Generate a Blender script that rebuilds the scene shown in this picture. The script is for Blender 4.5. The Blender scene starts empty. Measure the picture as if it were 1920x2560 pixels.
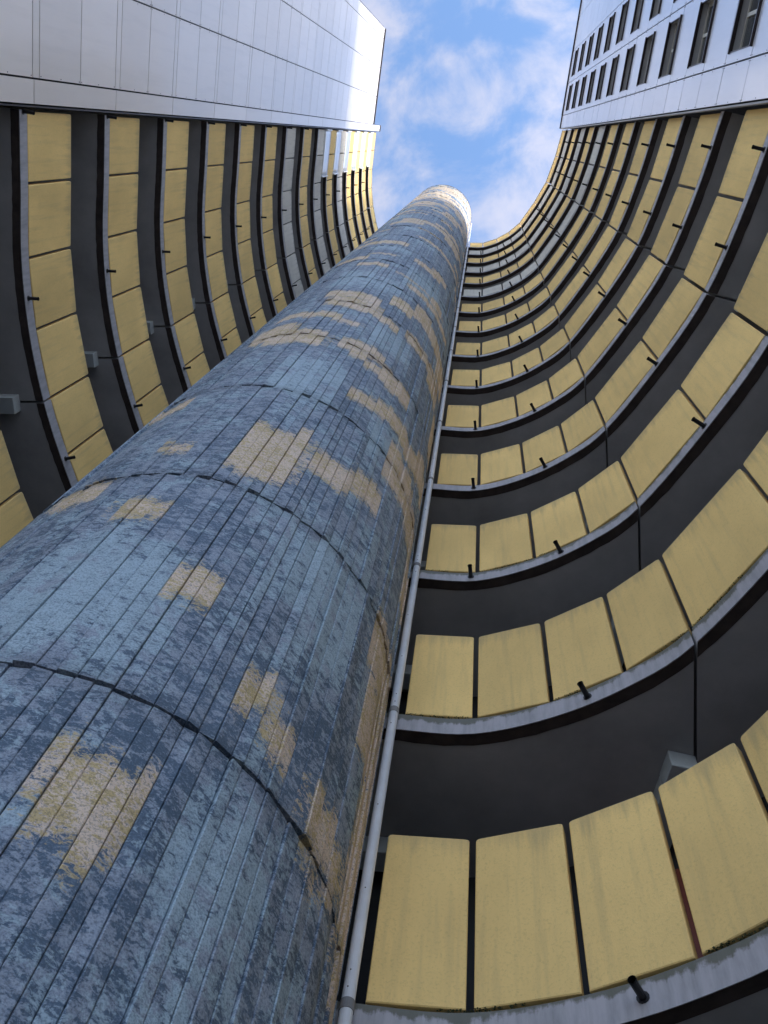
import bpy, math, random
from mathutils import Vector, Matrix, noise as mnoise
random.seed(11)
S = 6.2                      # metres per plan unit (origin of the plan = camera)
D2R = math.radians
sc = bpy.context.scene

# ------------------------------------------------------------------ camera
F_PX, VX, VY, CX, CY = 2428.5, 1211.8, 348.8, 960.0, 1280.0
u_ = Vector((VX-CX, VY-CY, F_PX)).normalized()
r_ = (Vector((1, 0, 0)) - u_.x*u_).normalized()
d_ = u_.cross(r_)
right = Vector((r_.x, d_.x, u_.x)); down = Vector((r_.y, d_.y, u_.y)); fwd = Vector((r_.z, d_.z, u_.z))
cam = bpy.data.cameras.new('camera'); co = bpy.data.objects.new('camera', cam)
sc.collection.objects.link(co)
co.matrix_world = Matrix(((right.x, -down.x, -fwd.x, 0), (right.y, -down.y, -fwd.y, 0), (right.z, -down.z, -fwd.z, 0), (0, 0, 0, 1)))
cam.sensor_fit = 'HORIZONTAL'; cam.sensor_width = 36; cam.lens = F_PX/1920*36
cam.clip_start = 0.05; cam.clip_end = 2000
sc.camera = co

# ------------------------------------------------------------------ sky, sun, exposure
SUN_EL, SUN_AZ = 21.0, -4.0          # azimuth of the sun in the plan, degrees from +x
world = bpy.data.worlds.new('World'); sc.world = world; world.use_nodes = True
wn = world.node_tree.nodes; wl = world.node_tree.links; wn.clear()
def N(t, nodes, **kw):
    n = nodes.new(t)
    for k, v in kw.items(): setattr(n, k, v)
    return n
sky = N('ShaderNodeTexSky', wn, sky_type='NISHITA'); sky.sun_disc = False
sky.sun_elevation = D2R(SUN_EL); sky.sun_rotation = D2R(90-SUN_AZ)
sky.altitude = 50; sky.air_density = 1.0; sky.dust_density = 0.8; sky.ozone_density = 2.0
tc = N('ShaderNodeTexCoord', wn)
sep = N('ShaderNodeSeparateXYZ', wn); wl.new(tc.outputs['Generated'], sep.inputs[0])
# cloud layer: direction projected on a plane overhead
mx = N('ShaderNodeMath', wn, operation='MAXIMUM'); wl.new(sep.outputs['Z'], mx.inputs[0]); mx.inputs[1].default_value = 0.12
dv = N('ShaderNodeVectorMath', wn, operation='DIVIDE'); wl.new(tc.outputs['Generated'], dv.inputs[0])
cmb = N('ShaderNodeCombineXYZ', wn)
for i in range(3): wl.new(mx.outputs[0], cmb.inputs[i])
wl.new(cmb.outputs[0], dv.inputs[1])
mp = N('ShaderNodeMapping', wn); wl.new(dv.outputs[0], mp.inputs['Vector'])
mp.inputs['Location'].default_value = (2.9, 9.9, 0.0); mp.inputs['Rotation'].default_value = (0, 0, D2R(12)); mp.inputs['Scale'].default_value = (1.0, 1.0, 1.0)
c1 = N('ShaderNodeTexNoise', wn); c1.inputs['Scale'].default_value = 12.0; c1.inputs['Detail'].default_value = 9; c1.inputs['Roughness'].default_value = 0.58; c1.inputs['Distortion'].default_value = 0.35
wl.new(mp.outputs[0], c1.inputs['Vector'])
cr = N('ShaderNodeValToRGB', wn); wl.new(c1.outputs['Fac'], cr.inputs['Fac'])
cr.color_ramp.interpolation = 'EASE'
cr.color_ramp.elements[0].position = 0.38; cr.color_ramp.elements[0].color = (0.08, 0.08, 0.08, 1)
cr.color_ramp.elements[1].position = 0.68; cr.color_ramp.elements[1].color = (0.85, 0.85, 0.85, 1)
skyb = N('ShaderNodeMix', wn, data_type='RGBA', blend_type='MULTIPLY'); skyb.inputs[0].default_value = 1.0
wl.new(sky.outputs[0], skyb.inputs['A']); skyb.inputs['B'].default_value = (0.91, 1.09, 1.22, 1)
mixc = N('ShaderNodeMix', wn, data_type='RGBA'); wl.new(cr.outputs['Color'], mixc.inputs[0])
wl.new(skyb.outputs['Result'], mixc.inputs['A']); 
bwl = N('ShaderNodeRGBToBW', wn); wl.new(sky.outputs[0], bwl.inputs[0])
cld = N('ShaderNodeMix', wn, data_type='RGBA', blend_type='MULTIPLY'); cld.inputs[0].default_value = 1.0
wl.new(bwl.outputs[0], cld.inputs['A']); cld.inputs['B'].default_value = (2.08, 2.12, 2.55, 1)
wl.new(cld.outputs['Result'], mixc.inputs['B'])
bg = N('ShaderNodeBackground', wn); bg.inputs['Strength'].default_value = 0.10
wl.new(mixc.outputs['Result'], bg.inputs['Color'])
wo = N('ShaderNodeOutputWorld', wn); wl.new(bg.outputs[0], wo.inputs['Surface'])

sun = bpy.data.lights.new('sun', 'SUN'); sun.energy = 0.5; sun.angle = D2R(10.0); sun.color = (1.0, 0.86, 0.70)
so = bpy.data.objects.new('sun', sun); sc.collection.objects.link(so)
sd = Vector((math.cos(D2R(SUN_EL))*math.cos(D2R(SUN_AZ)), math.cos(D2R(SUN_EL))*math.sin(D2R(SUN_AZ)), math.sin(D2R(SUN_EL))))
so.rotation_euler = sd.to_track_quat('Z', 'Y').to_euler()
so.location = sd*100
sc.view_settings.view_transform = 'Standard'; sc.view_settings.look = 'None'
sc.view_settings.exposure = 2.1; sc.view_settings.gamma = 1.0; sc.view_settings.use_curve_mapping = False
sc.cycles.max_bounces = 8; sc.cycles.diffuse_bounces = 5

# ------------------------------------------------------------------ helpers
COL = sc.collection
def mesh(name, verts, faces, mats=(), mi=None, smooth=False):
    me = bpy.data.meshes.new(name)
    me.from_pydata([tuple(v) for v in verts], [], faces)
    for m in (mats if isinstance(mats, (list, tuple)) else [mats]): me.materials.append(m)
    if mi: me.polygons.foreach_set('material_index', mi)
    if smooth: me.polygons.foreach_set('use_smooth', [True]*len(me.polygons))
    me.update()
    return me
def link(name, me, parent=None, **props):
    o = bpy.data.objects.new(name, me); COL.objects.link(o)
    if parent: o.parent = parent
    for k, v in props.items(): o[k] = v
    return o
def empty(name, label, cat, group=None, loc=(0, 0, 0)):
    o = bpy.data.objects.new(name, None); COL.objects.link(o); o.location = loc; o.empty_display_size = 0.3
    o['label'] = label; o['category'] = cat
    if group: o['group'] = group
    return o
class MB:
    def __init__(s): s.v = []; s.f = []; s.m = []
    def add(s, vs, fs, mi=0):
        b = len(s.v); s.v += [tuple(v) for v in vs]; s.f += [tuple(b+i for i in f) for f in fs]; s.m += [mi]*len(fs)
    def box(s, o, ax, ay, az, mi=0):        # o corner, three edge vectors
        o = Vector(o); ax = Vector(ax); ay = Vector(ay); az = Vector(az)
        if ax.cross(ay).dot(az) < 0: o = o+ax; ax = -ax
        vs = [o, o+ax, o+ax+ay, o+ay, o+az, o+ax+az, o+ax+ay+az, o+ay+az]
        s.add(vs, [(0, 3, 2, 1), (4, 5, 6, 7), (0, 1, 5, 4), (1, 2, 6, 5), (2, 3, 7, 6), (3, 0, 4, 7)], mi)
    def tube(s, a, b, r, n=10, mi=0, cap=True, r2=None):
        a = Vector(a); b = Vector(b); t = (b-a).normalized()
        x = t.orthogonal().normalized(); y = t.cross(x); r2 = r2 or r
        vs = [a+(x*math.cos(2*math.pi*i/n)+y*math.sin(2*math.pi*i/n))*r for i in range(n)] + \
             [b+(x*math.cos(2*math.pi*i/n)+y*math.sin(2*math.pi*i/n))*r2 for i in range(n)]
        fs = [(i, (i+1) % n, n+(i+1) % n, n+i) for i in range(n)]
        if cap: fs += [tuple(range(n-1, -1, -1)), tuple(range(n, 2*n))]
        s.add(vs, fs, mi)
    def obj(s, name, mats, parent=None, smooth=False, **props):
        return link(name, mesh(name, s.v, s.f, mats, s.m, smooth), parent, **props)
def P3(x, y, h): return Vector((x*S, y*S, h*S))
def V2(p): return Vector((p[0], p[1]))
def H(k, o=0.0): return 0.17+0.445*k+o

# ------------------------------------------------------------------ materials
def mat(name):
    m = bpy.data.materials.new(name); m.use_nodes = True
    nt = m.node_tree; b = nt.nodes['Principled BSDF']
    return m, nt.nodes, nt.links, b
def ramp(nodes, links, src, stops, interp='LINEAR'):
    r = nodes.new('ShaderNodeValToRGB'); r.color_ramp.interpolation = interp
    e = r.color_ramp.elements
    while len(e) < len(stops): e.new(0.5)
    for i, (p, c) in enumerate(stops):
        e[i].position = p; e[i].color = (*c, 1) if len(c) == 3 else c
    links.new(src, r.inputs['Fac']); return r
def noise(nodes, links, vec, scale, detail=6, rough=0.55, dist=0.0):
    n = nodes.new('ShaderNodeTexNoise'); n.inputs['Scale'].default_value = scale; n.inputs['Detail'].default_value = detail
    n.inputs['Roughness'].default_value = rough; n.inputs['Distortion'].default_value = dist
    links.new(vec, n.inputs['Vector']); return n
def mapping(nodes, links, vec, scale=(1, 1, 1), loc=(0, 0, 0)):
    m = nodes.new('ShaderNodeMapping'); m.inputs['Scale'].default_value = scale; m.inputs['Location'].default_value = loc
    links.new(vec, m.inputs['Vector']); return m
def mixrgb(nodes, links, fac, a, b, mode='MIX'):
    m = nodes.new('ShaderNodeMix'); m.data_type = 'RGBA'; m.blend_type = mode
    for sock, v in ((m.inputs[0], fac), (m.inputs['A'], a), (m.inputs['B'], b)):
        if hasattr(v, 'links'): links.new(v, sock)
        elif isinstance(v, (tuple, list)): sock.default_value = (*v, 1) if len(v) == 3 else v
        else: sock.default_value = v
    return m.outputs['Result']
def math_(nodes, links, op, a, b=None, c=None, clamp=False):
    m = nodes.new('ShaderNodeMath'); m.operation = op; m.use_clamp = clamp
    for i, v in enumerate((a, b, c)):
        if v is None: continue
        if hasattr(v, 'links'): links.new(v, m.inputs[i])
        else: m.inputs[i].default_value = v
    return m.outputs[0]
def bump(nodes, links, b, h, strength, dist):
    n = nodes.new('ShaderNodeBump'); n.inputs['Strength'].default_value = strength; n.inputs['Distance'].default_value = dist
    links.new(h, n.inputs['Height']); links.new(n.outputs[0], b.inputs['Normal']); return n

def plaster(name, base, dirt, streak=0.5):
    m, n, l, b = mat(name)
    geo = n.new('ShaderNodeNewGeometry'); oi = n.new('ShaderNodeObjectInfo')
    tcn = n.new('ShaderNodeTexCoord')
    big = noise(n, l, mapping(n, l, geo.outputs['Position'], (1, 1, 0.6)).outputs[0], 0.9, 5, 0.6)
    st = noise(n, l, mapping(n, l, geo.outputs['Position'], (9, 9, 0.55)).outputs[0], 1.6, 5, 0.6)
    gr = noise(n, l, geo.outputs['Position'], 55, 4, 0.75)
    gv = noise(n, l, mapping(n, l, geo.outputs['Position'], (1, 1, 0.25)).outputs[0], 160, 3, 0.7)
    c = mixrgb(n, l, ramp(n, l, big.outputs['Fac'], [(0.35, (0, 0, 0)), (0.7, (1, 1, 1))]).outputs['Color'], base, tuple(x*0.80 for x in base))
    c = mixrgb(n, l, math_(n, l, 'MULTIPLY', ramp(n, l, st.outputs['Fac'], [(0.5, (0, 0, 0)), (0.75, (1, 1, 1))]).outputs['Color'], streak), c, dirt)
    c = mixrgb(n, l, math_(n, l, 'MULTIPLY', ramp(n, l, gr.outputs['Fac'], [(0.53, (0, 0, 0)), (0.64, (1, 1, 1))]).outputs['Color'], 0.30), c, tuple(x*0.55 for x in base))
    # each panel faded a little differently
    rn = math_(n, l, 'MULTIPLY_ADD', oi.outputs['Random'], 0.16, 0.91)
    cc = n.new('ShaderNodeCombineColor'); 
    for i in range(3): l.new(rn, cc.inputs[i])
    c = mixrgb(n, l, 1.0, c, cc.outputs[0], 'MULTIPLY')
    # grime along the top edge and the foot of each panel (UV v = height on the panel)
    uv = n.new('ShaderNodeUVMap'); uv.uv_map = 'UVMap'; su = n.new('ShaderNodeSeparateXYZ'); l.new(uv.outputs[0], su.inputs[0])
    top = ramp(n, l, math_(n, l, 'ADD', su.outputs['Y'], math_(n, l, 'MULTIPLY', math_(n, l, 'SUBTRACT', st.outputs['Fac'], 0.5), 0.5)), [(0.86, (0, 0, 0)), (1.0, (1, 1, 1))])
    c = mixrgb(n, l, math_(n, l, 'MULTIPLY', top.outputs['Color'], 0.45), c, dirt)
    l.new(c, b.inputs['Base Color']); b.inputs['Roughness'].default_value = 0.85
    b.inputs['Specular IOR Level'].default_value = 0.25
    hh = math_(n, l, 'ADD', gr.outputs['Fac'], gv.outputs['Fac'])
    bump(n, l, b, hh, 0.35, 0.004)
    return m
M_YEL = plaster('yellow_render', (0.94, 0.645, 0.245), (0.44, 0.33, 0.17), 0.30)
M_GRY = plaster('pale_grey_render', (0.68, 0.63, 0.54), (0.28, 0.26, 0.22), 0.30)

def fascia_mat(name, moss):
    m, n, l, b = mat(name)
    geo = n.new('ShaderNodeNewGeometry'); uv = n.new('ShaderNodeUVMap'); uv.uv_map = 'UVMap'
    su = n.new('ShaderNodeSeparateXYZ'); l.new(uv.outputs[0], su.inputs[0])
    st = noise(n, l, mapping(n, l, uv.outputs[0], (14, 0.5, 1)).outputs[0], 1.0, 6, 0.65)
    fine = noise(n, l, geo.outputs['Position'], 40, 4, 0.7)
    mz = noise(n, l, geo.outputs['Position'], 2.2, 6, 0.7)
    c = mixrgb(n, l, ramp(n, l, st.outputs['Fac'], [(0.4, (0, 0, 0)), (0.72, (1, 1, 1))]).outputs['Color'], (0.43, 0.40, 0.41), (0.25, 0.245, 0.24))
    c = mixrgb(n, l, math_(n, l, 'MULTIPLY', fine.outputs['Fac'], 0.3), c, (0.40, 0.39, 0.42))
    # moss creeping down from the ledge
    a = math_(n, l, 'ADD', math_(n, l, 'MULTIPLY', su.outputs['Y'], 0.55), math_(n, l, 'MULTIPLY', mz.outputs['Fac'], 0.75))
    a = math_(n, l, 'ADD', a, math_(n, l, 'MULTIPLY', st.outputs['Fac'], 0.35))
    mk = ramp(n, l, a, [(1.10-moss, (0, 0, 0)), (1.42-moss, (1, 1, 1))])
    c = mixrgb(n, l, math_(n, l, 'MULTIPLY', mk.outputs['Color'], 0.8), c, (0.085, 0.085, 0.045))
    l.new(c, b.inputs['Base Color']); b.inputs['Roughness'].default_value = 0.6
    bump(n, l, b, fine.outputs['Fac'], 0.25, 0.003)
    return m
M_FAS = fascia_mat('weathered_fascia', 0.05); M_FASM = fascia_mat('mossy_fascia', 0.17)

def simple(name, col, rough=0.6, var=0.2, scale=3.0, metallic=0.0, bs=0.15, spec=0.4):
    m, n, l, b = mat(name)
    geo = n.new('ShaderNodeNewGeometry')
    a = noise(n, l, geo.outputs['Position'], scale, 7, 0.65)
    c = mixrgb(n, l, ramp(n, l, a.outputs['Fac'], [(0.3, (0, 0, 0)), (0.7, (1, 1, 1))]).outputs['Color'], tuple(x*(1-var) for x in col), tuple(min(1, x*(1+var)) for x in col))
    l.new(c, b.inputs['Base Color']); b.inputs['Roughness'].default_value = rough; b.inputs['Metallic'].default_value = metallic
    b.inputs['Specular IOR Level'].default_value = spec
    f = noise(n, l, geo.outputs['Position'], scale*18, 3, 0.6)
    bump(n, l, b, f.outputs['Fac'], bs, 0.003)
    return m
M_SOF = simple('dark_soffit_paint', (0.40, 0.385, 0.375), 0.75, 0.20, 1.3)
M_DRIP = simple('bare_brown_edge', (0.060, 0.045, 0.040), 0.9, 0.35, 6.0)
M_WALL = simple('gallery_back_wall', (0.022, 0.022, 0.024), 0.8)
M_BLK = simple('black_pipe', (0.012, 0.011, 0.012), 0.45, 0.2)
M_PIPE = simple('pale_grey_pipe', (0.74, 0.76, 0.79), 0.35, 0.10, 5.0, bs=0.05)
M_BOX = simple('pale_trunking', (0.50, 0.53, 0.53), 0.45, 0.10, 4.0, bs=0.05)
M_SCREW = simple('rusty_screw', (0.10, 0.075, 0.065), 0.6)
M_DOOR = simple('red_door_paint', (0.16, 0.03, 0.012), 0.5)
M_WHT = simple('white_paint', (0.75, 0.77, 0.80), 0.4)
M_COP = simple('pale_coping', (0.62, 0.63, 0.64), 0.35, 0.08)
M_REV = simple('window_reveal_grey', (0.42, 0.41, 0.41), 0.5, 0.1)
M_TRIM = simple('dark_bronze_trim', (0.030, 0.020, 0.020), 0.35, 0.15)
M_FRM = simple('window_frame_cream', (0.60, 0.57, 0.50), 0.4, 0.05)
M_BLIND = simple('window_blind', (0.30, 0.28, 0.26), 0.6, 0.15)
M_TUBE = simple('white_shutter_metal', (0.70, 0.72, 0.74), 0.24, 0.05, 3.0, metallic=0.35, bs=0.02)
M_CORE = simple('core_wall_grey', (0.18, 0.18, 0.19), 0.8)
M_MOSS = simple('moss', (0.06, 0.060, 0.022), 0.95, 0.5, 30.0, bs=0.6)
def glass():
    m, n, l, b = mat('window_glass'); b.inputs['Base Color'].default_value = (0.03, 0.035, 0.04, 1)
    b.inputs['Roughness'].default_value = 0.06; b.inputs['Specular IOR Level'].default_value = 0.6; return m
M_GLS = glass()
def cladding(name, base, rough):
    m, n, l, b = mat(name)
    geo = n.new('ShaderNodeNewGeometry'); oi = n.new('ShaderNodeObjectInfo')
    a = noise(n, l, geo.outputs['Position'], 0.35, 5, 0.6)
    st = noise(n, l, mapping(n, l, geo.outputs['Position'], (6, 6, 0.5)).outputs[0], 1.4, 5, 0.6)
    rn = math_(n, l, 'MULTIPLY_ADD', oi.outputs['Random'], 0.10, 0.94)
    cc = n.new('ShaderNodeCombineColor')
    for i in range(3): l.new(rn, cc.inputs[i])
    c = mixrgb(n, l, a.outputs['Fac'], base, tuple(x*0.86 for x in base))
    c = mixrgb(n, l, math_(n, l, 'MULTIPLY', ramp(n, l, st.outputs['Fac'], [(0.5, (0, 0, 0)), (0.8, (1, 1, 1))]).outputs['Color'], 0.22), c, tuple(x*0.62 for x in base))
    c = mixrgb(n, l, 1.0, c, cc.outputs[0], 'MULTIPLY')
    l.new(c, b.inputs['Base Color'])
    b.inputs['Roughness'].default_value = rough; b.inputs['Metallic'].default_value = 0.3
    b.inputs['Coat Weight'].default_value = 0.35; b.inputs['Coat Roughness'].default_value = 0.12
    w = noise(n, l, geo.outputs['Position'], 0.8, 3, 0.5)
    bump(n, l, b, w.outputs['Fac'], 0.10, 0.05)
    return m
M_CLAD = cladding('silver_white_cladding', (0.97, 0.89, 0.83), 0.36)
M_CLAD2 = cladding('blue_white_cladding', (0.86, 0.85, 0.90), 0.30)

def tower_mat():
    m, n, l, b = mat('camouflage_painted_boards')
    geo = n.new('ShaderNodeNewGeometry'); pos = geo.outputs['Position']
    def attr(nm):
        a = n.new('ShaderNodeAttribute'); a.attribute_name = nm; a.attribute_type = 'GEOMETRY'; return a.outputs['Fac']
    cream = attr('cream'); light = attr('light'); brd = attr('brd'); edge = attr('end_dark')
    na = noise(n, l, mapping(n, l, pos, (1, 1, 1.5)).outputs[0], 8.0, 9, 0.66, 0.4)       # big blotches
    nb = noise(n, l, mapping(n, l, pos, (1, 1, 1.7), (7, 3, 1)).outputs[0], 24.0, 7, 0.74, 0.6)   # sponge marks
    nc = noise(n, l, mapping(n, l, pos, (1, 1, 1), (1, 9, 4)).outputs[0], 4.2, 7, 0.66, 0.3)
    nd = noise(n, l, mapping(n, l, pos, (1, 1, 1), (5, 5, 5)).outputs[0], 90.0, 3, 0.7)
    ne = noise(n, l, mapping(n, l, pos, (1, 1, 1), (2, 8, 2)).outputs[0], 1.1, 4, 0.6)
    # tone: dark slate / lilac grey / pale blue
    t = math_(n, l, 'ADD', math_(n, l, 'MULTIPLY', na.outputs['Fac'], 0.72), math_(n, l, 'MULTIPLY', nb.outputs['Fac'], 0.76))
    t = math_(n, l, 'ADD', t, math_(n, l, 'MULTIPLY', math_(n, l, 'SUBTRACT', brd, 0.5), 0.05))
    t = math_(n, l, 'ADD', t, math_(n, l, 'MULTIPLY', light, 0.085))
    t = math_(n, l, 'MULTIPLY', t, 0.55)
    two = ramp(n, l, t, [(0.380, (0, 0, 0)), (0.400, (0.68, 0.68, 0.68)), (0.47, (1, 1, 1))])
    q = math_(n, l, 'ADD', math_(n, l, 'MULTIPLY', nc.outputs['Fac'], 0.8), math_(n, l, 'MULTIPLY', nb.outputs['Fac'], 0.35))
    q = math_(n, l, 'ADD', q, math_(n, l, 'MULTIPLY', math_(n, l, 'ADD', light, math_(n, l, 'MULTIPLY', brd, 0.35)), 0.11))
    pale = ramp(n, l, q, [(0.60, (0, 0, 0)), (0.66, (1, 1, 1))])
    dark = mixrgb(n, l, ramp(n, l, ne.outputs['Fac'], [(0.4, (0, 0, 0)), (0.6, (1, 1, 1))]).outputs['Color'], (0.072, 0.115, 0.172), (0.104, 0.155, 0.225))
    lil = mixrgb(n, l, nc.outputs['Fac'], (0.29, 0.34, 0.42), (0.37, 0.415, 0.49))
    lil = mixrgb(n, l, pale.outputs['Color'], lil, (0.38, 0.49, 0.56))
    blue = mixrgb(n, l, two.outputs['Color'], dark, lil)
    # cream and ochre patches
    cz = math_(n, l, 'ADD', cream, math_(n, l, 'MULTIPLY', math_(n, l, 'SUBTRACT', nb.outputs['Fac'], 0.5), 2.1))
    cz = math_(n, l, 'ADD', cz, math_(n, l, 'MULTIPLY', math_(n, l, 'SUBTRACT', na.outputs['Fac'], 0.5), 0.9))
    cm = ramp(n, l, cz, [(0.45, (0, 0, 0)), (0.52, (0.72, 0.72, 0.72)), (0.75, (1, 1, 1))])
    oz = math_(n, l, 'ADD', math_(n, l, 'MULTIPLY', nc.outputs['Fac'], 0.55), math_(n, l, 'MULTIPLY', nb.outputs['Fac'], 1.05))
    om = ramp(n, l, oz, [(0.80, (0, 0, 0)), (0.84, (1, 1, 1))])
    cre = mixrgb(n, l, om.outputs['Color'], (0.78, 0.61, 0.47), (0.58, 0.43, 0.20))
    spk = ramp(n, l, nb.outputs['Fac'], [(0.35, (1, 1, 1)), (0.41, (0, 0, 0))])
    cre = mixrgb(n, l, math_(n, l, 'MULTIPLY', spk.outputs['Color'], 0.7), cre, (0.14, 0.17, 0.21))
    c = mixrgb(n, l, cm.outputs['Color'], blue, cre)
    c = mixrgb(n, l, math_(n, l, 'MULTIPLY', ramp(n, l, nd.outputs['Fac'], [(0.42, (1, 1, 1)), (0.5, (0, 0, 0))]).outputs['Color'], 0.42), c, (0.07, 0.09, 0.11))
    c = mixrgb(n, l, math_(n, l, 'MULTIPLY', ramp(n, l, nd.outputs['Fac'], [(0.53, (0, 0, 0)), (0.62, (1, 1, 1))]).outputs['Color'], 0.16), c, (0.55, 0.62, 0.68))
    c = mixrgb(n, l, math_(n, l, 'MULTIPLY', edge, 0.75), c, (0.015, 0.016, 0.018))
    l.new(c, b.inputs['Base Color']); b.inputs['Roughness'].default_value = 0.62
    b.inputs['Specular IOR Level'].default_value = 0.35
    hh = math_(n, l, 'ADD', math_(n, l, 'MULTIPLY', nb.outputs['Fac'], 1.0), math_(n, l, 'MULTIPLY', nd.outputs['Fac'], 0.35))
    hh = math_(n, l, 'ADD', hh, math_(n, l, 'MULTIPLY', two.outputs['Color'], 0.15))
    bump(n, l, b, hh, 0.55, 0.012)
    return m
M_TOW = tower_mat()
M_TCORE = simple('dark_joint_filler', (0.012, 0.012, 0.014), 0.9)
M_TCAP = simple('tower_cap_grey', (0.25, 0.25, 0.25), 0.7)

# ------------------------------------------------------------------ ground
def paving():
    m, n, l, b = mat('concrete_paving')
    geo = n.new('ShaderNodeNewGeometry')
    bk = n.new('ShaderNodeTexBrick'); bk.inputs['Scale'].default_value = 1.0; bk.offset = 0.0
    bk.inputs['Brick Width'].default_value = 0.5; bk.inputs['Row Height'].default_value = 0.5; bk.inputs['Mortar Size'].default_value = 0.008
    bk.inputs['Color1'].default_value = (0.45, 0.44, 0.42, 1); bk.inputs['Color2'].default_value = (0.38, 0.375, 0.36, 1); bk.inputs['Mortar'].default_value = (0.08, 0.08, 0.07, 1)
    l.new(geo.outputs['Position'], bk.inputs['Vector'])
    a = noise(n, l, geo.outputs['Position'], 1.5, 8, 0.65)
    c = mixrgb(n, l, math_(n, l, 'MULTIPLY', a.outputs['Fac'], 0.5), bk.outputs['Color'], (0.14, 0.14, 0.12))
    l.new(c, b.inputs['Base Color']); b.inputs['Roughness'].default_value = 0.9
    return m
GZ = -1.6
link('ground', mesh('ground', [(-400, -400, GZ), (400, -400, GZ), (400, 400, GZ), (-400, 400, GZ)], [(0, 1, 2, 3)], paving()), kind='structure')

# ------------------------------------------------------------------ plan curves
R_PTS = [(-0.0785, 0.6815), (0.0126, 0.6817), (0.106, 0.6523), (0.1908, 0.6051), (0.2627, 0.5431), (0.3549, 0.4072), (0.429, 0.2715), (0.4818, 0.1056), (0.5196, -0.0584)]
L_PTS = [(-0.8788, -0.0529), (-0.8949, 0.082), (-0.913, 0.2258), (-0.9166, 0.3709), (-0.9044, 0.5161), (-0.8808, 0.6423), (-0.846, 0.772), (-0.790, 0.893), (-0.712, 1.002)]
CEN = Vector((-0.2, 0.15))
def catmull(pts, ext0, ext1, n=5):
    p = [V2(ext0)]+[V2(q) for q in pts]+[V2(ext1)]; out = []
    for i in range(1, len(p)-2):
        for j in range(n):
            t = j/n; a, b, c, d = p[i-1], p[i], p[i+1], p[i+2]
            out.append(0.5*((2*b)+(c-a)*t+(2*a-5*b+4*c-d)*t*t+(3*b-a-3*c+d)*t**3))
    out.append(p[-2]); return out
def normals(c):
    ns = []
    for i in range(len(c)):
        t = (c[min(i+1, len(c)-1)]-c[max(i-1, 0)]).normalized(); nn = Vector((t.y, -t.x))
        if nn.dot(c[i]-CEN) < 0: nn = -nn
        ns.append(nn)
    return ns
NS = 5
RC = catmull(R_PTS, (-0.17, 0.672), (0.557, -0.222), NS)
LC = catmull(L_PTS, (-0.862, -0.19), (-0.62, 1.09), NS)
RC = [Vector((-0.13, 0.6795))]+RC          # slab runs on to the tower; index of joint j = 1+NS*j
DEPTH = 0.225

def poly_at(poly, sarr, s):
    s = max(0.0, min(s, sarr[-1]-1e-9))
    for i in range(len(poly)-1):
        if sarr[i+1] >= s: return poly[i].lerp(poly[i+1], (s-sarr[i])/max(1e-9, sarr[i+1]-sarr[i]))
    return poly[-1]
def cut(curve, idxs, jdirs):
    """split a curve at joints; each segment = (outer points, unit normals, inward offset vectors per unit depth)"""
    ns = normals(curve); inner = [p+n*DEPTH for p, n in zip(curve, ns)]
    sarr = [0.0]
    for i in range(1, len(inner)): sarr.append(sarr[-1]+(inner[i]-inner[i-1]).length)
    def inner_s(i):
        if i not in jdirs: return sarr[i]
        e = curve[i]+V2(jdirs[i]).normalized()*DEPTH; best = (9, 0)
        for q in range(1001):
            ss = sarr[-1]*q/1000; d = (poly_at(inner, sarr, ss)-e).length
            best = min(best, (d, ss))
        return best[1]
    segs = []; marks = [0]+idxs+[len(curve)-1]
    for a, b in zip(marks[:-1], marks[1:]):
        pts = [curve[i].copy() for i in range(a, b+1)]; nn = [ns[i].copy() for i in range(a, b+1)]
        s0, s1 = inner_s(a), inner_s(b)
        if a in jdirs: pts[0] += (curve[a+1]-curve[a]).normalized()*0.0026; s0 += 0.0026
        if b in jdirs: pts[-1] += (curve[b-1]-curve[b]).normalized()*0.0026; s1 -= 0.0026
        cl = [0.0]
        for i in range(1, len(pts)): cl.append(cl[-1]+(pts[i]-pts[i-1]).length)
        off = [(poly_at(inner, sarr, s0+(s1-s0)*c/cl[-1])-p)/DEPTH for c, p in zip(cl, pts)]
        segs.append((pts, nn, off))
    return segs
rD, rF = 1+NS*4, 1+NS*6; lT = NS*4
R_SEGS = cut(RC, [rD, rF], {rD: (0.02, 1.0), rF: (0.97, 0.23)})
L_SEGS = cut(LC, [lT], {lT: (-1.0, 0.02)})

def ribbon(pts, nn, o0, o1, z0, z1, mi=0, rag=0.0):
    """closed bar following the curve between offsets o0 (inside) and o1, heights z0..z1"""
    vs = []; fs = []; n = len(pts)
    for p, q in zip(pts, nn):
        a = p+q*o0; b = p+q*(o1+(random.uniform(-rag, rag) if rag else 0))
        vs += [P3(a.x, a.y, z0), P3(b.x, b.y, z0), P3(b.x, b.y, z1), P3(a.x, a.y, z1)]
    for i in range(n-1):
        for j in range(4):
            fs.append((i*4+j, i*4+(j+1) % 4, (i+1)*4+(j+1) % 4, (i+1)*4+j))
    fs += [(0, 1, 2, 3), (n*4-4, n*4-1, n*4-2, n*4-3)]
    return vs, fs
def fix(me):
    import bmesh
    bm = bmesh.new(); bm.from_mesh(me); bmesh.ops.recalc_face_normals(bm, faces=bm.faces); bm.to_mesh(me); bm.free()
def resample(pts, nn, step, unit=True):
    out = []; on = []
    for i in range(len(pts)-1):
        L = (pts[i+1]-pts[i]).length; k = max(1, int(L/step))
        for j in range(k):
            t = j/k; out.append(pts[i].lerp(pts[i+1], t)); on.append(nn[i].lerp(nn[i+1], t).normalized() if unit else nn[i].lerp(nn[i+1], t))
    out.append(pts[-1]); on.append(nn[-1]); return out, on

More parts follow.
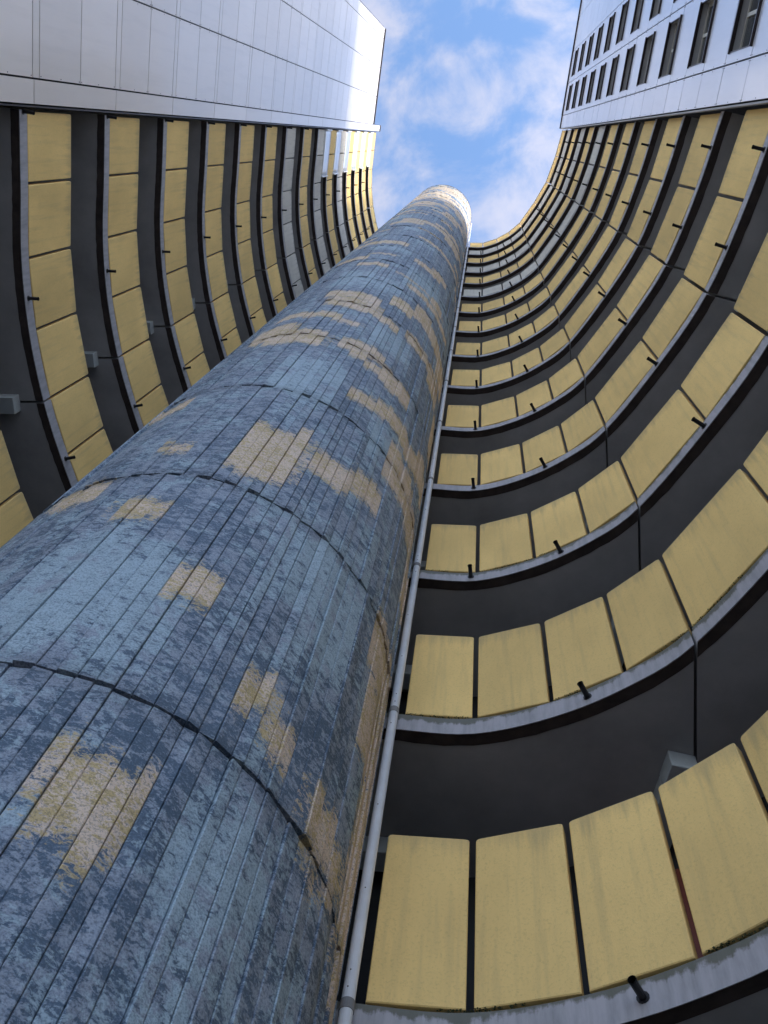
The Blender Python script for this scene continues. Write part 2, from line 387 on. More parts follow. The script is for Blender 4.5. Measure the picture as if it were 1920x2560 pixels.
def fascia_obj(pts, nn, k, parent):
    """slab edge face with UVs (u metres, v 0..1 up)"""
    z0, z1 = H(k, -0.0375), H(k, -0.001)
    vs = []; fs = []; us = []; s = 0
    prev = None
    for p, q in zip(pts, nn):
        if prev is not None: s += (p-prev).length*S
        prev = p; b = p+q*0.0030; c = p+q*0.0006
        vs += [P3(p.x, p.y, z0), P3(c.x, c.y, z0+0.0355), P3(p.x+q.x*0.0022, p.y+q.y*0.0022, z1), P3(b.x, b.y, z1), P3(p.x+q.x*0.0007, p.y+q.y*0.0007, z0), P3(p.x-q.x*0.0012, p.y-q.y*0.0012, z0-0.001), P3(p.x-q.x*0.0012, p.y-q.y*0.0012, z0+0.0022), P3(p.x, p.y, z0+0.0026)]
        us.append(s)
    order = [5, 6, 7, 1, 2, 3, 4]; m = len(order); vv = {5: 0.0, 6: 0.05, 7: 0.07, 1: 0.93, 2: 1.0, 3: 1.0, 4: 0.0}
    uvs = []
    for i in range(len(pts)-1):
        for j in range(m):
            a, b = order[j], order[(j+1) % m]
            fs.append((i*8+a, i*8+b, (i+1)*8+b, (i+1)*8+a)); uvs += [(us[i], vv[a]), (us[i], vv[b]), (us[i+1], vv[b]), (us[i+1], vv[a])]
    n = len(pts)
    fs.append(tuple(order)); uvs += [(us[0], vv[a]) for a in order]
    fs.append(tuple((n-1)*8+a for a in reversed(order))); uvs += [(us[-1], vv[a]) for a in reversed(order)]
    me = mesh('fascia', vs, fs, M_FASM if k <= 3 else M_FAS)
    ul = me.uv_layers.new(name='UVMap'); ul.data.foreach_set('uv', [c for uv in uvs for c in uv])
    fix(me)
    return link('fascia', me, parent)

def panel_mesh(w, h, t=0.075, r=0.022, ch=0.006):
    """front view polygon with rounded top corners, chamfered face; x along, y outward(back), z up"""
    out = [(0, 0), (w, 0)]
    for i in range(4):
        a = math.pi/2*i/3; out.append((w-r+r*math.cos(a), h-r+r*math.sin(a)))
    for i in range(4):
        a = math.pi/2+math.pi/2*i/3; out.append((r+r*math.cos(a), h-r+r*math.sin(a)))
    n = len(out); cx, cz = w/2, h/2
    ins = [(cx+(x-cx)*(1-2*ch/w), cz+(z-cz)*(1-2*ch/h)) for x, z in out]
    vs = [(x, 0, z) for x, z in ins]+[(x, ch, z) for x, z in out]+[(x, t, z) for x, z in out]
    fs = [tuple(range(n))]
    for i in range(n):
        j = (i+1) % n
        fs += [(i, i+n, j+n, j), (i+n, i+2*n, j+2*n, j+n)]
    fs.append(tuple(2*n+i for i in reversed(range(n))))
    return vs, fs
def make_panel(name, a, b, z0, z1, m, parent, gap=0.0042, t=0.075, setback=0.0012):
    """flat parapet panel spanning plan points a-b"""
    a = V2(a); b = V2(b); tdir = (b-a).normalized(); nn = Vector((tdir.y, -tdir.x))
    if nn.dot((a+b)/2-CEN) < 0: nn = -nn
    a2 = a+tdir*gap; b2 = b-tdir*gap
    w = (b2-a2).length*S; h = (z1-z0)*S
    vs, fs = panel_mesh(w, h, t)
    T = Vector((tdir.x, tdir.y, 0)); Nn = Vector((nn.x, nn.y, 0)); o = P3(a2.x+nn.x*setback, a2.y+nn.y*setback, z0)
    lean = random.uniform(-0.004, 0.004)
    W = [o+T*v[0]+Nn*(v[1]+lean*v[2]/h)+Vector((0, 0, v[2])) for v in vs]
    c = sum(W, Vector())/len(W)
    me = mesh(name, [w_-c for w_ in W], fs, m)
    ul = me.uv_layers.new(name='UVMap')
    for lp in me.loops:
        v = vs[lp.vertex_index]; ul.data[lp.index].uv = (v[0]/w, v[2]/h)
    fix(me)
    o_ = link(name, me, parent); o_.location = c
    return o_

def spout(px, py, k, parent, down=0.0):
    p = V2((px, py)); nn = None
    crv = RC if px > -0.3 else LC
    i = min(range(len(crv)), key=lambda q: (crv[q]-p).length)
    j = min(len(crv)-2, max(0, i if i+1 < len(crv) and (crv[min(i+1, len(crv)-1)]-p).length < (crv[max(i-1, 0)]-p).length else i-1))
    a, b = crv[j], crv[j+1]; t = (b-a).normalized(); q = a+t*(p-a).dot(t)
    nn = Vector((t.y, -t.x)); nn = nn if nn.dot(q-CEN) < 0 else -nn
    mb = MB(); h = H(k, -0.020)
    s0 = P3(q.x, q.y, h); d = Vector((nn.x, nn.y, -0.06)).normalized()
    mb.tube(s0-d*0.03, s0+d*0.135, 0.021, 12, 0, cap=False)
    mb.tube(s0+d*0.135, s0+d*0.02, 0.016, 12, 0, cap=False)
    # rim at the mouth
    mb.tube(s0+d*0.125, s0+d*0.137, 0.0235, 12, 0, cap=False)
    mb.tube(s0-d*0.002, s0+d*0.006, 0.034, 12, 0, cap=True)
    c = s0
    o = link('drain_spout', mesh('drain_spout', [Vector(v)-c for v in mb.v], mb.f, M_BLK), parent)
    o.location = c; return o

GREY_LEVELS = (10, 12, 14)
def trunk(x0, y0, x1, y1, w, k, parent, hgt=0.030):
    """square trunking hung under the soffit of level k, running from (x0,y0) inward to (x1,y1)"""
    a = V2((x0, y0)); b = V2((x1, y1)); t = (b-a).normalized(); s = Vector((-t.y, t.x)); L = (b-a).length
    z1 = H(k, -0.0365); mb = MB()
    def seg(l0, l1, z0, zt, w_):
        o = a+t*l0-s*w_/2
        o3 = P3(o.x, o.y, z0)
        mb.box(o3, Vector((t.x, t.y, 0))*(l1-l0)*S, Vector((s.x, s.y, 0))*w_*S, (0, 0, (zt-z0)*S))
    seg(0, 0.0365, z1-hgt, z1, w); seg(0.0380, L, z1-hgt+0.0006, z1, w-0.0012)
    seg(0.036, 0.0385, z1-hgt+0.002, z1, w-0.004)
    me = mesh('trunking', mb.v, mb.f, M_BOX); o = link('trunking', me, parent)
    bv = o.modifiers.new('bevel', 'BEVEL'); bv.width = 0.008; bv.segments = 2
    return o

def wing(root, segs, PTS, levels, spouts, top, joints, trunks, left):
    for k in levels:
        lvl = bpy.data.objects.new('gallery', None); COL.objects.link(lvl); lvl.parent = root; lvl.empty_display_size = 0.2
        for pts, nn, off in segs:
            rp, rn = resample(pts, nn, 0.012); _, ro = resample(pts, off, 0.012, False)
            # slab with dark painted soffit
            vs, fs = ribbon(rp, ro, 0.0036, 1.0*DEPTH, H(k, -0.036), H(k, -0.004))
            me = mesh('soffit', vs, fs, M_SOF); fix(me); link('soffit', me, lvl)
            vs, fs = ribbon(rp, ro, 0.0010, 0.0172, H(k, -0.0368), H(k, -0.0363), rag=0.0007)
            me = mesh('drip_edge', vs, fs, M_DRIP); fix(me); link('drip_edge', me, lvl)
            fascia_obj(rp, rn, k, lvl)
        m = M_GRY if k in GREY_LEVELS else M_YEL
        for i in range(len(PTS)-1):
            z1 = H(k, 0.215)
            if k == top and not left: z1 = H(k, 0.247)
            g = 0.0031
            make_panel('parapet_panel', PTS[i], PTS[i+1], H(k, 0.0015), z1, m, lvl, gap=g)
        for (sx, sy, k0, k1) in spouts:
            if k0 <= k <= k1 and k != top: spout(sx, sy, k, lvl)
        for (x0, y0, x1, y1, w, k0) in trunks:
            if k >= k0: trunk(x0, y0, x1, y1, w, k, lvl)
        if k <= 3:                                     # tufts of moss on the ledge
            mb = MB(); rnd = random.Random(k*7+left)
            for pts, nn, off in segs:
                rp, rn = resample(pts, nn, 0.003)
                for p, q in zip(rp, rn):
                    f = mnoise.noise(Vector((p.x*9, p.y*9, k*3.1)))
                    if f < -0.05+0.12*(k-1) or rnd.random() > 0.8: continue
                    for _ in range(3):
                        r = rnd.uniform(0.004, 0.010)*(1.15 if k == 1 else 0.8)
                        c = P3(p.x+q.x*rnd.uniform(-0.0004, 0.0012), p.y+q.y*rnd.uniform(-0.0004, 0.0012), H(k, 0.0))+Vector((rnd.uniform(-.01, .01), rnd.uniform(-.01, .01), rnd.uniform(-0.004, 0.003)))
                        e = [c+Vector((rnd.uniform(.6, 1)*r*x, rnd.uniform(.6, 1)*r*y, rnd.uniform(.6, 1)*r*z)) for x, y, z in ((1, 0, 0), (-1, 0, 0), (0, 1, 0), (0, -1, 0), (0, 0, 1), (0, 0, -1))]
                        mb.add(e, [(0, 2, 4), (2, 1, 4), (1, 3, 4), (3, 0, 4), (2, 0, 5), (1, 2, 5), (3, 1, 5), (0, 3, 5)])
            if mb.v: mb.obj('moss', M_MOSS, lvl, kind='stuff')
    # coping on the topmost parapet
    mb = MB()
    z = H(top, 0.215 if left else 0.247)
    for i in range(len(PTS)-1):
        a, b = V2(PTS[i]), V2(PTS[i+1]); t = (b-a).normalized(); nn = Vector((t.y, -t.x)); nn = nn if nn.dot((a+b)/2-CEN) > 0 else -nn
        o = a-nn*0.003
        mb.box(P3(o.x, o.y, z+0.0003), Vector((t.x, t.y, 0))*((b-a).length*S-0.004), Vector((nn.x, nn.y, 0))*0.022*S, (0, 0, 0.045))
    mb.obj('coping', M_COP, root)
    # back wall of the galleries, a solid mass behind it
    pts = []; nn = []
    for p, q, _o in segs: pts += p; nn += q
    ends = normals(pts)
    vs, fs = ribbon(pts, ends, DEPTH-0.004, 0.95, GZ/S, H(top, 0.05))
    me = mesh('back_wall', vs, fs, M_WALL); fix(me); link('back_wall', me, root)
    vs, fs = ribbon(pts, ends, 0.07, DEPTH-0.006, GZ/S, H(0, -0.04))
    me = mesh('ground_floor_wall', vs, fs, M_CORE); fix(me); link('ground_floor_wall', me, root)

# ------------------------------------------------------------------ right wing
RW = empty('apartment_block', 'curved yellow galleried block with white windowed end wall, right of the painted tower', 'building', loc=(0, 0, 0))
wing(RW, R_SEGS, R_PTS, range(0, 16), [(0.002, 0.6815, 3, 15), (0.1478, 0.632, 0, 15), (0.3505, 0.4115, 2, 15), (0.457, 0.189, 2, 15), (0.507, 0.018, 2, 15)],
     15, None, [(0.2625, 0.693, 0.235, 0.84, 0.034, 0), (0.484, 0.286, 0.60, 0.313, 0.032, 0), (-0.078, 0.862, -0.16, 0.862, 0.032, 0)], False)
# ------------------------------------------------------------------ left wing
LW = empty('apartment_block', 'curved yellow galleried block with blank silver end wall, left of the painted tower', 'building')
wing(LW, L_SEGS, L_PTS, range(0, 19), [(-0.9165, 0.303, 0, 17), (-0.8785, 0.6455, 0, 17), (-0.880, -0.0500, 0, 11)],
     18, None, [(-0.9565, 0.518, -1.08, 0.518, 0.036, 0)], True)

# rounded metal shutter housings above the parapets of the upper left galleries
for k in range(12, 18):
    z0, z1 = H(k, 0.219), H(k+1, -0.0385)
    pts = [p for p in LC if p.y < 0.222]; nn = normals(LC)[:len(pts)]
    vs = []; fs = []; nseg = 10; n = len(pts)
    for p, q in zip(pts, nn):
        for j in range(nseg+1):
            a = -math.pi/2+math.pi*j/nseg
            off = 0.004-0.012*math.cos(a)**0.8 if math.cos(a) > 1e-6 else 0.004
            zz = (z0+z1)/2+(z1-z0)/2*math.sin(a); w = p+q*off; vs.append(P3(w.x, w.y, zz))
        w = p+q*0.03
        vs += [P3(w.x, w.y, z1), P3(w.x, w.y, z0)]
    m = nseg+3
    for i in range(n-1):
        for j in range(m): fs.append((i*m+j, i*m+(j+1) % m, (i+1)*m+(j+1) % m, (i+1)*m+j))
    fs += [tuple(range(m)), tuple((n-1)*m+j for j in reversed(range(m)))]
    me = mesh('shutter_housing', vs, fs, M_TUBE, smooth=False); fix(me)
    for p in me.polygons: p.use_smooth = len(p.vertices) == 4
    so_ = link('shutter_housing', me, LW)
    mb = MB()
    for idx in (0, n-1):
        p, q = pts[idx], nn[idx]; t = (pts[1]-pts[0]).normalized() if idx == 0 else (pts[-1]-pts[-2]).normalized()
        o = p-q*0.0105-t*(0.004 if idx else 0.001); mb.box(P3(o.x, o.y, z0+0.001), Vector((q.x, q.y, 0))*0.035*S, Vector((t.x, t.y, 0))*0.006*S, (0, 0, (z1-z0-0.002)*S))
    mb.obj('end_cap', M_WHT, so_)

# ------------------------------------------------------------------ clad end walls
def clad_wall(root, E0, slope, side, cols, hroof, hstrip, seams_strip, m, first_k, top_k, win_rows, thin):
    """plane x = E0.x + slope*(y-E0.y), y decreasing; side = +1 right / -1 left gives the outward (building) direction"""
    tdir = Vector((-slope, -1.0, 0)).normalized() if True else None
    inward = Vector((side*1.0, 0, 0)); 
    nn = Vector((tdir.y, -tdir.x, 0)); 
    if nn.x*side < 0: nn = -nn                          # into the building
    def pt(y, h, off=0.0):
        x = E0[0]+slope*(y-E0[1]); return P3(x, y, h)+nn*off
    G = 0.022                                           # open joint between sheets
    def sheet(y0, y1, h0, h1, name='cladding_panel', hole=None, thick=0.03, off=0.0):
        yy0, yy1 = y0-G/S/2, y1+G/S/2; a0, a1 = h0+G/S/2, h1-G/S/2
        o = pt(yy0, a0, off+random.uniform(0, 0.0015)); ax = pt(yy1, a0)-pt(yy0, a0); az = Vector((0, 0, (a1-a0)*S))
        tl = random.uniform(-0.002, 0.002)
        mb = MB()
        if hole is None:
            mb.box(o, ax+nn*tl, az, nn*thick)
        else:
            (p0, p1, q0, q1) = hole                     # fractions along ax, az
            mb.box(o, ax*p0, az, nn*thick); mb.box(o+ax*p1, ax*(1-p1), az, nn*thick)
            mb.box(o+ax*p0, ax*(p1-p0), az*q0, nn*thick); mb.box(o+ax*p0+az*q1, ax*(p1-p0), az*(1-q1), nn*thick)
        c = o+ax*.5+az*.5
        ob = link(name, mesh(name, [Vector(v)-c for v in mb.v], mb.f, m), root); ob.location = c
        return ob
    riv = MB()
    def rivets(y0, y1, h0, h1, nx=2, nz=2):
        for fy in ([0.0+0.03/abs((y1-y0)*S)]+[1-0.03/abs((y1-y0)*S)]):
            for fz in (0.02/((h1-h0)*S)*2, 0.5, 1-0.02/((h1-h0)*S)*2):
                c = pt(y0+(y1-y0)*fy, h0+(h1-h0)*fz); riv.tube(c+nn*0.004, c-nn*0.004, 0.0065, 6)
    for k in range(first_k, top_k+2):
        lim = lambda h, hr: min(h, hr)
        # narrow strip at the free edge
        for (a, b) in seams_strip:
            h0, h1 = H(k, a*0.445), min(H(k, b*0.445), hstrip)
            if h1-h0 > 0.02: sheet(cols[0], cols[1], h0, h1, off=-0.02 if side < 0 else 0.0); rivets(cols[0], cols[1], h0, h1)
        for ci in range(1, len(cols)-1):
            y0, y1 = cols[ci], cols[ci+1]
            if thin: segs = [(0, 0.07), (0.07, 0.53), (0.53, 1.0)]
            else: segs = [(-0.1, 0.4), (0.4, 0.9)]
            for (a, b) in segs:
                h0, h1 = H(k, a*0.445), min(H(k, b*0.445), hroof)
                if h1-h0 < 0.02: continue
                win = None
                if win_rows and ci in win_rows and a == 0.4 and 2 <= k <= 14:
                    wy0, wy1 = win_rows[ci]
                    win = ((y0-wy0)/(y0-y1), (y0-wy1)/(y0-y1), 0.05, 0.90)
                sheet(y0, y1, h0, h1, hole=win)
                if b-a > 0.2 and h0 < 4.5: rivets(y0, y1, h0, h1)
                if win:
                    wy0, wy1 = win_rows[ci]; g0 = h0+(h1-h0)*win[2]; g1 = h0+(h1-h0)*win[3]
                    wroot = bpy.data.objects.new('window', None); COL.objects.link(wroot); wroot.parent = root; wroot.empty_display_size = 0.2
                    rv = MB(); A = pt(wy0, g0); ax = pt(wy1, g0)-A; az = Vector((0, 0, (g1-g0)*S)); dp = 0.20
                    th = 0.02; axn = ax.normalized(); up = Vector((0, 0, 1))
                    # reveal lining
                    rv.box(A+nn*0.031-axn*th, axn*th, az, nn*dp); rv.box(A+ax+nn*0.031, axn*th, az, nn*dp)
                    rv.box(A+nn*0.031-up*th-axn*th, ax+axn*2*th, up*th, nn*dp); rv.box(A+az+nn*0.031-axn*th, ax+axn*2*th, up*th, nn*dp)
                    rv.obj('reveal', M_REV, wroot)
                    tr = MB()
                    tr.box(A-nn*0.035-up*0.012-axn*0.01, ax+axn*0.02, up*0.034, nn*0.09)       # sill
                    tr.box(A+az-nn*0.022-up*0.020-axn*0.01, ax+axn*0.02, up*0.030, nn*0.05)    # head
                    tr.box(A-nn*0.006+up*0.023, axn*0.014, az-up*0.045, nn*0.03)
                    tr.box(A+ax-axn*0.014-nn*0.006+up*0.023, axn*0.014, az-up*0.045, nn*0.03)
                    tr.obj('trim', M_TRIM, wroot)
                    fm = MB(); B = A+nn*0.11; fw = 0.055
                    fm.box(B, axn*fw, az, nn*0.05); fm.box(B+ax-axn*fw, axn*fw, az, nn*0.05)
                    fm.box(B+axn*fw, ax-axn*2*fw, up*fw, nn*0.05); fm.box(B+axn*fw+az-up*fw, ax-axn*2*fw, up*fw, nn*0.05)
                    fm.box(B+ax*0.5-axn*0.025+up*fw, axn*0.05, az-up*2*fw, nn*0.05)
                    fm.obj('window_frame', M_FRM, wroot)
                    gm = MB(); gm.box(B+axn*fw*0.9+up*fw*0.9+nn*0.02, ax-axn*fw*1.8, az-up*fw*1.8, nn*0.006); gm.obj('pane', M_GLS, wroot)
                    bl = MB(); nb = 9
                    if (k*5+ci*3) % 3 == 0 or k == 3:
                        for q in range(nb):
                            bl.box(B+axn*fw+nn*0.004+up*(fw+0.03+q*0.035), ax-axn*2*fw, up*0.026+nn*0.008, nn*0.006)
                        bl.obj('blind', M_BLIND, wroot)
    if riv.v: riv.obj('rivets', M_SCREW, root, kind='stuff')
    # dark backing and the solid end of the block
    y_end = cols[-1]
    bk = MB(); A = pt(cols[1], GZ/S, 0.25); ax = pt(y_end+0.002, GZ/S)-pt(cols[1], GZ/S)
    bk.box(A, ax, (0, 0, (hroof-0.03)*S-GZ), nn*6.0)
    A = pt(cols[0]-0.004, GZ/S, 0.034); ax = pt(cols[1], GZ/S)-pt(cols[0]-0.004, GZ/S)
    bk.box(A, ax, (0, 0, (min(hstrip, hroof)-0.03)*S-GZ), nn*6.0)
    # battens behind the joints close the cavity
    for yy in cols[1:]:
        A = pt(yy+0.006, 0, 0.031); bk.box(Vector((A.x, A.y, GZ)), (pt(yy-0.006, 0)-pt(yy+0.006, 0)), (0, 0, (hroof-0.02)*S-GZ), nn*0.22)
    for k in range(first_k, top_k+1):
        for a in ((0, 0.07, 0.53) if thin else (-0.1, 0.4)):
            hh = H(k, a*0.445)
            if hh > hroof-0.03: continue
            A = pt(cols[1], hh-0.004, 0.031); bk.box(A, pt(y_end, 0)-pt(cols[1], 0), (0, 0, 0.008*S*0.9), nn*0.22)
    bk.obj('end_block', M_TCORE, root)
    # roof edge trim
    rt = MB(); A = pt(cols[1], hroof+0.0005, -0.05); rt.box(A, pt(y_end, 0)-pt(cols[1], 0), (0, 0, 0.16), nn*0.35); rt.obj('roof_trim', M_TRIM, root); rt = MB()
    A = pt(cols[0], hstrip+0.0005, -0.06 if side < 0 else -0.04); rt.box(A, pt(cols[1], 0)-pt(cols[0], 0), (0, 0, 0.16), nn*0.35)
    rt.obj('roof_trim', M_TRIM, root)
    # plain lower wall
    lo = MB(); h_lo = H(first_k, (seams_strip[0][0])*0.445)
    A = pt(cols[0], GZ/S, 0.0); lo.box(A, pt(y_end, 0)-pt(cols[0], 0), (0, 0, (h_lo-0.001)*S-GZ), nn*0.03); lo.obj('lower_wall', m, root)
    return pt, nn

LCOLS = [-0.0625, -0.109, -0.307, -0.508, -0.706, -0.775]
clad_wall(LW, (-0.868, -0.0625), -0.137, -1, LCOLS, 8.035, 8.53, [(0, 1.0)], M_CLAD, 1, 18, None, True)
RCOLS = [-0.0672, -0.1475, -0.3405, -0.535, -0.73, -0.925, -1.12, -1.315]
clad_wall(RW, (0.4975, -0.0672), -0.115, 1, RCOLS, 7.0, 7.0, [(-0.1, 0.4), (0.4, 0.9)], M_CLAD2, 1, 15, {1: (-0.170, -0.317), 2: (-0.370, -0.517)}, False)
# return faces where the clad ends project past the galleries
mb = MB(); mb.box(P3(0.4995, -0.0655, 0.0)+Vector((0, 0, GZ)), P3(0.06, -0.004, 0), P3(0, 0.004, 0), (0, 0, 6.97*S-GZ)); mb.obj('return_face', M_REV, RW)
mb = MB(); mb.box(P3(-0.8715, -0.0612, 0.0)+Vector((0, 0, GZ)), P3(-0.04, 0, 0), P3(0, 0.003, 0), (0, 0, 8.49*S-GZ)); mb.obj('return_face', M_TRIM, LW)

# red door glimpsed through a parapet joint of the lowest gallery
mb = MB()
c = Vector((0.1908, 0.6051)); d = c.normalized(); q = c+d*0.21; s = Vector((d.y, -d.x))
o = q-s*0.09
mb.box(P3(o.x, o.y, H(1, 0.0)), Vector((s.x, s.y, 0))*0.15*S, Vector((d.x, d.y, 0))*0.006*S, (0, 0, 0.335*S))
door = mb.obj('door', M_DOOR, RW, label='red gallery door')
mb = MB(); mb.box(P3(o.x, o.y, H(1, 0.0))+Vector((s.x, s.y, 0))*0.02-Vector((d.x, d.y, 0))*0.01, Vector((s.x, s.y, 0))*0.145*S, Vector((d.x, d.y, 0))*0.008, (0, 0, 0.02*S)); mb.obj('kick_plate', M_WHT, door)

# ------------------------------------------------------------------ painted stair tower
TCX, TCY, TR = 0.712*math.cos(D2R(119.6)), 0.712*math.sin(D2R(119.6)), 0.257
TOP = 8.74
TW = empty('stair_tower', 'tall round tower clad in narrow boards painted in blue, grey and cream camouflage', 'tower')
core = MB()
nseg = 96; rc = (TR-0.0055)*S
ring = [(TCX*S+rc*math.cos(2*math.pi*i/nseg), TCY*S+rc*math.sin(2*math.pi*i/nseg)) for i in range(nseg)]
core.add([(x, y, GZ) for x, y in ring]+[(x, y, TOP*S-0.02) for x, y in ring], [(i, (i+1) % nseg, nseg+(i+1) % nseg, nseg+i) for i in range(nseg)]+[tuple(range(nseg, 2*nseg))])
core.obj('tower_core', M_TCORE, TW, smooth=False)
cap = MB(); rr = (TR+0.0022)*S; ri = (TR-0.03)*S
co_ = []
for r0, z in ((ri, TOP-0.002), (rr, TOP-0.002), (rr, TOP+0.006), (ri, TOP+0.006)):
    co_ += [(TCX*S+r0*math.cos(2*math.pi*i/nseg), TCY*S+r0*math.sin(2*math.pi*i/nseg), z*S) for i in range(nseg)]
cap.add(co_, [(j*nseg+i, j*nseg+(i+1) % nseg, ((j+1) % 4)*nseg+(i+1) % nseg, ((j+1) % 4)*nseg+i) for j in range(4) for i in range(nseg)])
cp = cap.obj('tower_coping', M_TCAP, TW); fix(cp.data)

# painted patches: (azimuth0, azimuth1, height0, height1, strength)
CREAM = [(-70.5, -56.0, .455, .537), (-63, -57, .44, .50), (-71, -62, .755, .825), (-95, -84.5, .895, .957), (-78, -61.5, 1.085, 1.285), (-66, -60.5, 1.12, 1.32), (-57.5, -44, 1.195, 1.285), (-44, -31.5, 1.24, 1.33),
         (-33, -14, 1.40, 1.575), (-14, -2, 1.36, 1.50), (-50, -42, .665, .725), (-42, -33.5, .645, .695), (-28, -17, .60, .672), (-17, -10, .60, .655), (-25, -18, .57, .60),
         (-20, 9, .93, 1.06), (-16, 9, .80, .93), (-6, 9, .55, .80), (2, 9, .30, .56), (-58, -46, 1.59, 1.66), (-47, -28, 1.62, 1.71), (-29, -14, 1.60, 1.70), (-14, 2, 1.62, 1.78), (-4, 9, 1.2, 1.36),
         (-104, -78, 1.82, 1.975), (-113, -96, 1.86, 2.05), (-73, -58, 1.86, 1.97), (-62, -50, 1.90, 1.985), (-66, -50, 1.825, 1.88), (-50, -30, 1.80, 1.92), (-97, -66, 2.42, 2.52), (-92, -64, 2.28, 2.42),
         (-61, -46, 2.52, 2.66), (-46, -30, 2.58, 2.78), (-32, -15, 2.56, 2.72), (-15, 5, 2.42, 2.68), (-112, -80, 2.12, 2.19), (-81, -68, 2.10, 2.15), (-64, -50, 2.25, 2.33), (-46, -23, 2.28, 2.38), (-23, -6, 2.2, 2.40), (-5, 8, 1.9, 2.2),
         (-97, -75, 3.06, 3.14), (-119, -106, .965, 1.04), (-125, -109, 1.36, 1.43), (-36, -22, 3.0, 3.12), (-60, -35, 3.45, 3.55), (-100, -92, 1.12, 1.16)]
LIGHT = [(-100, -66, .63, .84), (-87, -62, 1.42, 1.72), (-55, -27, .80, 1.06), (-50, -30, .42, .56), (-96, -70, .70, .80), (-62, -38, 2.05, 2.22), (-80, -60, 2.66, 2.85), (-60, -30, 2.9, 3.3), (-44, -20, 1.44, 1.58), (-64, -50, 1.0, 1.08), (-100, -80, 2.6, 2.9)]
DARK = [(-66, -48, .40, .62), (-58, -44, .55, .68), (-52, -38, .74, .92), (-75, -62, .70, .755), (-60, -46, 1.06, 1.16), (-76, -52, 1.72, 1.80), (-70, -46, 1.46, 1.60), (-92, -70, 2.0, 2.1), (-35, -18, .70, .8), (-84, -64, .84, .98), (-48, -30, 1.72, 1.80), (-60, -46, 2.36, 2.48)]
rg = random.Random(5)
h = 2.9
while h < 8.7:                                    # higher up the patches turn into drawn-out bands, more and more cream
    dens = min(1.0, (h-2.6)/4.0)
    for _ in range(1+int(3*dens)):
        a = rg.uniform(-150, 0); w = rg.uniform(14, 60)
        CREAM.append((a, a+w, h, h+rg.uniform(.03, .08+.16*dens)))
    for _ in range(2):
        a = rg.uniform(-150, 0); w = rg.uniform(12, 40); hh = h+rg.uniform(0, .2)
        (LIGHT if rg.random() < .5 else DARK).append((a, a+w, hh, hh+rg.uniform(.08, .2)))
    h += rg.uniform(.10, .22)
CREAM += [(-140, 20, 7.3, 7.45), (-120, -20, 7.95, 8.05), (-40, 20, 7.0, 7.2), (-150, 20, 8.35, 8.5)]
for _ in range(60):
    a = rg.uniform(20, 200); hh = rg.uniform(-.2, 8); CREAM.append((a, a+rg.uniform(8, 25), hh, hh+rg.uniform(.05, .2)))
def mask(lst, az, h, soft=0.027):
    best = 0.0
    for (a0, a1, h0, h1) in lst:
        if az < a0-1.5 or az > a1+1.5 or h < h0-soft or h > h1+soft: continue
        v = min(1.0, max(0.0, min(h-h0, h1-h)/(2*soft)+0.5)); ea = min(az-a0, a1-az)
        v *= min(1.0, max(0.0, ea/2.5+0.75))
        best = max(best, v)
    return best

NB = 108; R2 = random.Random(3)
edges = []; a = -150.0
while a < -150.0+360-2.2:
    edges.append(a); a += R2.choice((2.5, 3.2, 3.4, 3.6, 4.0))
edges.append(-150.0+360)
lifts = [-0.36]+[0.603+0.4372*i for i in range(-1, 19)]
lifts = sorted(x for x in lifts if x < TOP-0.1)+[TOP-0.004]
def board(i, j, verts, faces, attr):
    a0, a1 = edges[i], edges[i+1]; h0, h1 = lifts[j], lifts[j+1]
    gp = 0.12*(0.6+0.8*R2.random()); a0 += gp*0.5; a1 -= gp*0.5
    g2 = 0.0028
    h0 += g2; h1 -= g2
    r1 = TR+R2.uniform(-0.0016, 0.0016); tilt = R2.uniform(-0.0010, 0.0010); rb = TR-0.006
    azc = (a0+a1)/2; jit = R2.uniform(-.012, .012); bid = R2.random()
    back = azc > 12 or azc < -134
    n = 3 if back else max(6, int((h1-h0)/0.024))
    prof = [(a0, rb), (a0, r1-tilt-0.0007), (a0+0.18, r1-tilt), (a1-0.18, r1+tilt), (a1, r1+tilt-0.0007), (a1, rb)]
    base = len(verts)
    for q in range(n+1):
        hh = h0+(h1-h0)*q/n
        cr_ = mask(CREAM, azc, hh+jit); lt = mask(LIGHT, azc, hh+jit, .06)-0.45*mask(DARK, azc, hh+jit, .05)
        gr = 0.0
        if q == 0 or q == n: gr = 0.35  # boards darken towards both ends, next to the lift joints
        for (az, r) in prof:
            x = TCX+r*math.cos(D2R(az)); y = TCY+r*math.sin(D2R(az)); hz = hh
            if q in (0, n): jj = j if q == 0 else j+1; hz += 0.0020*mnoise.noise(Vector((az*.06, jj*7.3, 0)))+0.0011*mnoise.noise(Vector((az*.45, jj*3.7, 5)))
            verts.append((x*S, y*S, hz*S))
            attr.append((cr_, lt, bid, gr))
    for q in range(n):
        b = base+q*6
        for p in range(5): faces.append((b+p, b+p+1, b+p+7, b+p+6))
    faces.append(tuple(base+p for p in reversed(range(6)))); faces.append(tuple(base+n*6+p for p in range(6)))
def finish(name, verts, faces, attr, parent, **kw):
    me = mesh(name, verts, faces, M_TOW)
    for idx, nm in enumerate(('cream', 'light', 'brd', 'end_dark')):
        at = me.attributes.new(nm, 'FLOAT', 'POINT'); at.data.foreach_set('value', [t[idx] for t in attr])
    return link(name, me, parent, **kw)
vis = [i for i in range(len(edges)-1) if -131 < edges[i] < 10]
count = 0; rv, rf, ra = [], [], []
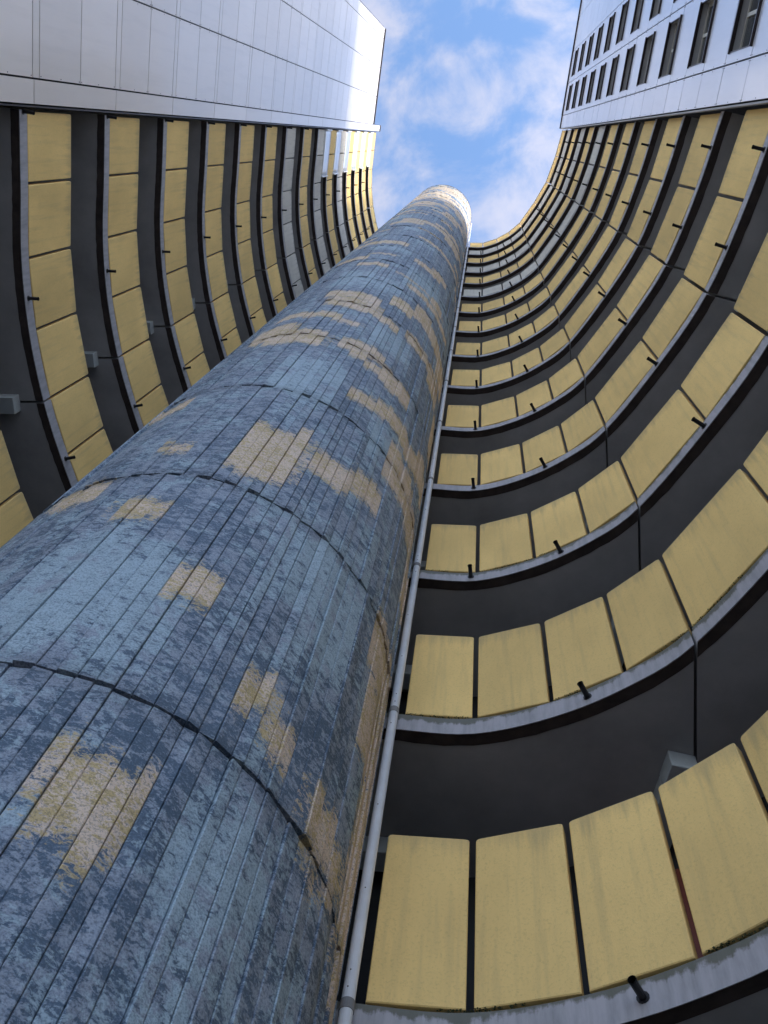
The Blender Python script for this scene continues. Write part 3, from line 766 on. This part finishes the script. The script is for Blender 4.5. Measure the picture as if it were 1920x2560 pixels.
for j in range(len(lifts)-1):
    for i in range(len(edges)-1):
        near = i in vis and j >= 1 and count < 296 and (j < 7)
        if near:
            v, f, t = [], [], []; board(i, j, v, f, t); finish('board', v, f, t, TW); count += 1
        else: board(i, j, rv, rf, ra)
finish('boards', rv, rf, ra, TW, kind='stuff')

# ------------------------------------------------------------------ rainwater pipe
PX, PY, PR = -0.0885, 0.6690, 0.0058*S
DP = empty('rainwater_pipe', 'long pale grey rainwater pipe with dark collars in the corner beside the painted tower', 'pipe', loc=(PX*S, PY*S, GZ))
def rel(z): return Vector((0, 0, z-GZ))
HT = 8.62
zz = [GZ]+[H(k, -0.020)*S for k in range(0, 20) if H(k) < HT]+[HT*S]
for a, b in zip(zz[:-1], zz[1:]):
    mb = MB(); mb.tube(rel(a+0.004), rel(b-0.004), PR, 20); mb.obj('pipe_length', M_PIPE, DP, smooth=False)
    for p in DP.children[-1].data.polygons: p.use_smooth = len(p.vertices) == 4
    mb = MB(); mb.tube(rel(b-0.018), rel(b+0.014), PR+0.0045, 20); mb.tube(rel(b+0.014), rel(b+0.045), PR+0.003, 20)
    mb.obj('pipe_collar', M_TCAP if b < zz[-1] else M_PIPE, DP)
    mb = MB()
    for f in (0.04, 0.08, 0.30, 0.58, 0.93):
        z = a+(b-a)*f; d = Vector((0.35, -1, 0)).normalized(); d = Vector((math.cos(D2R(-95+8*math.sin(z*3))), math.sin(D2R(-95+8*math.sin(z*3))), 0))
        mb.tube(rel(z)+d*(PR-0.002), rel(z)+d*(PR+0.003), 0.0042, 6)
    mb.obj('screws', M_SCREW, DP, kind='stuff')
    mb = MB(); mb.box(rel(b-0.03)+Vector((-0.02, 0, 0)), (0.035, 0, 0), (0, 0.12, 0), (0, 0, 0.02)); mb.obj('bracket', M_TCAP, DP)
# ------------------------------------------------------------------ core between the wings, behind the tower
mb = MB()
mb.box(P3(-0.75, 1.02, 0)+Vector((0, 0, GZ)), P3(0.60, 0, 0), P3(0, 0.9, 0), (0, 0, 6.9*S-GZ))
mb.box(P3(-0.40, 0.885, 0)+Vector((0, 0, GZ)), P3(0.25, 0, 0), P3(0, 0.13, 0), (0, 0, 6.8*S-GZ))
ob = mb.obj('link_block', M_CORE, RW)
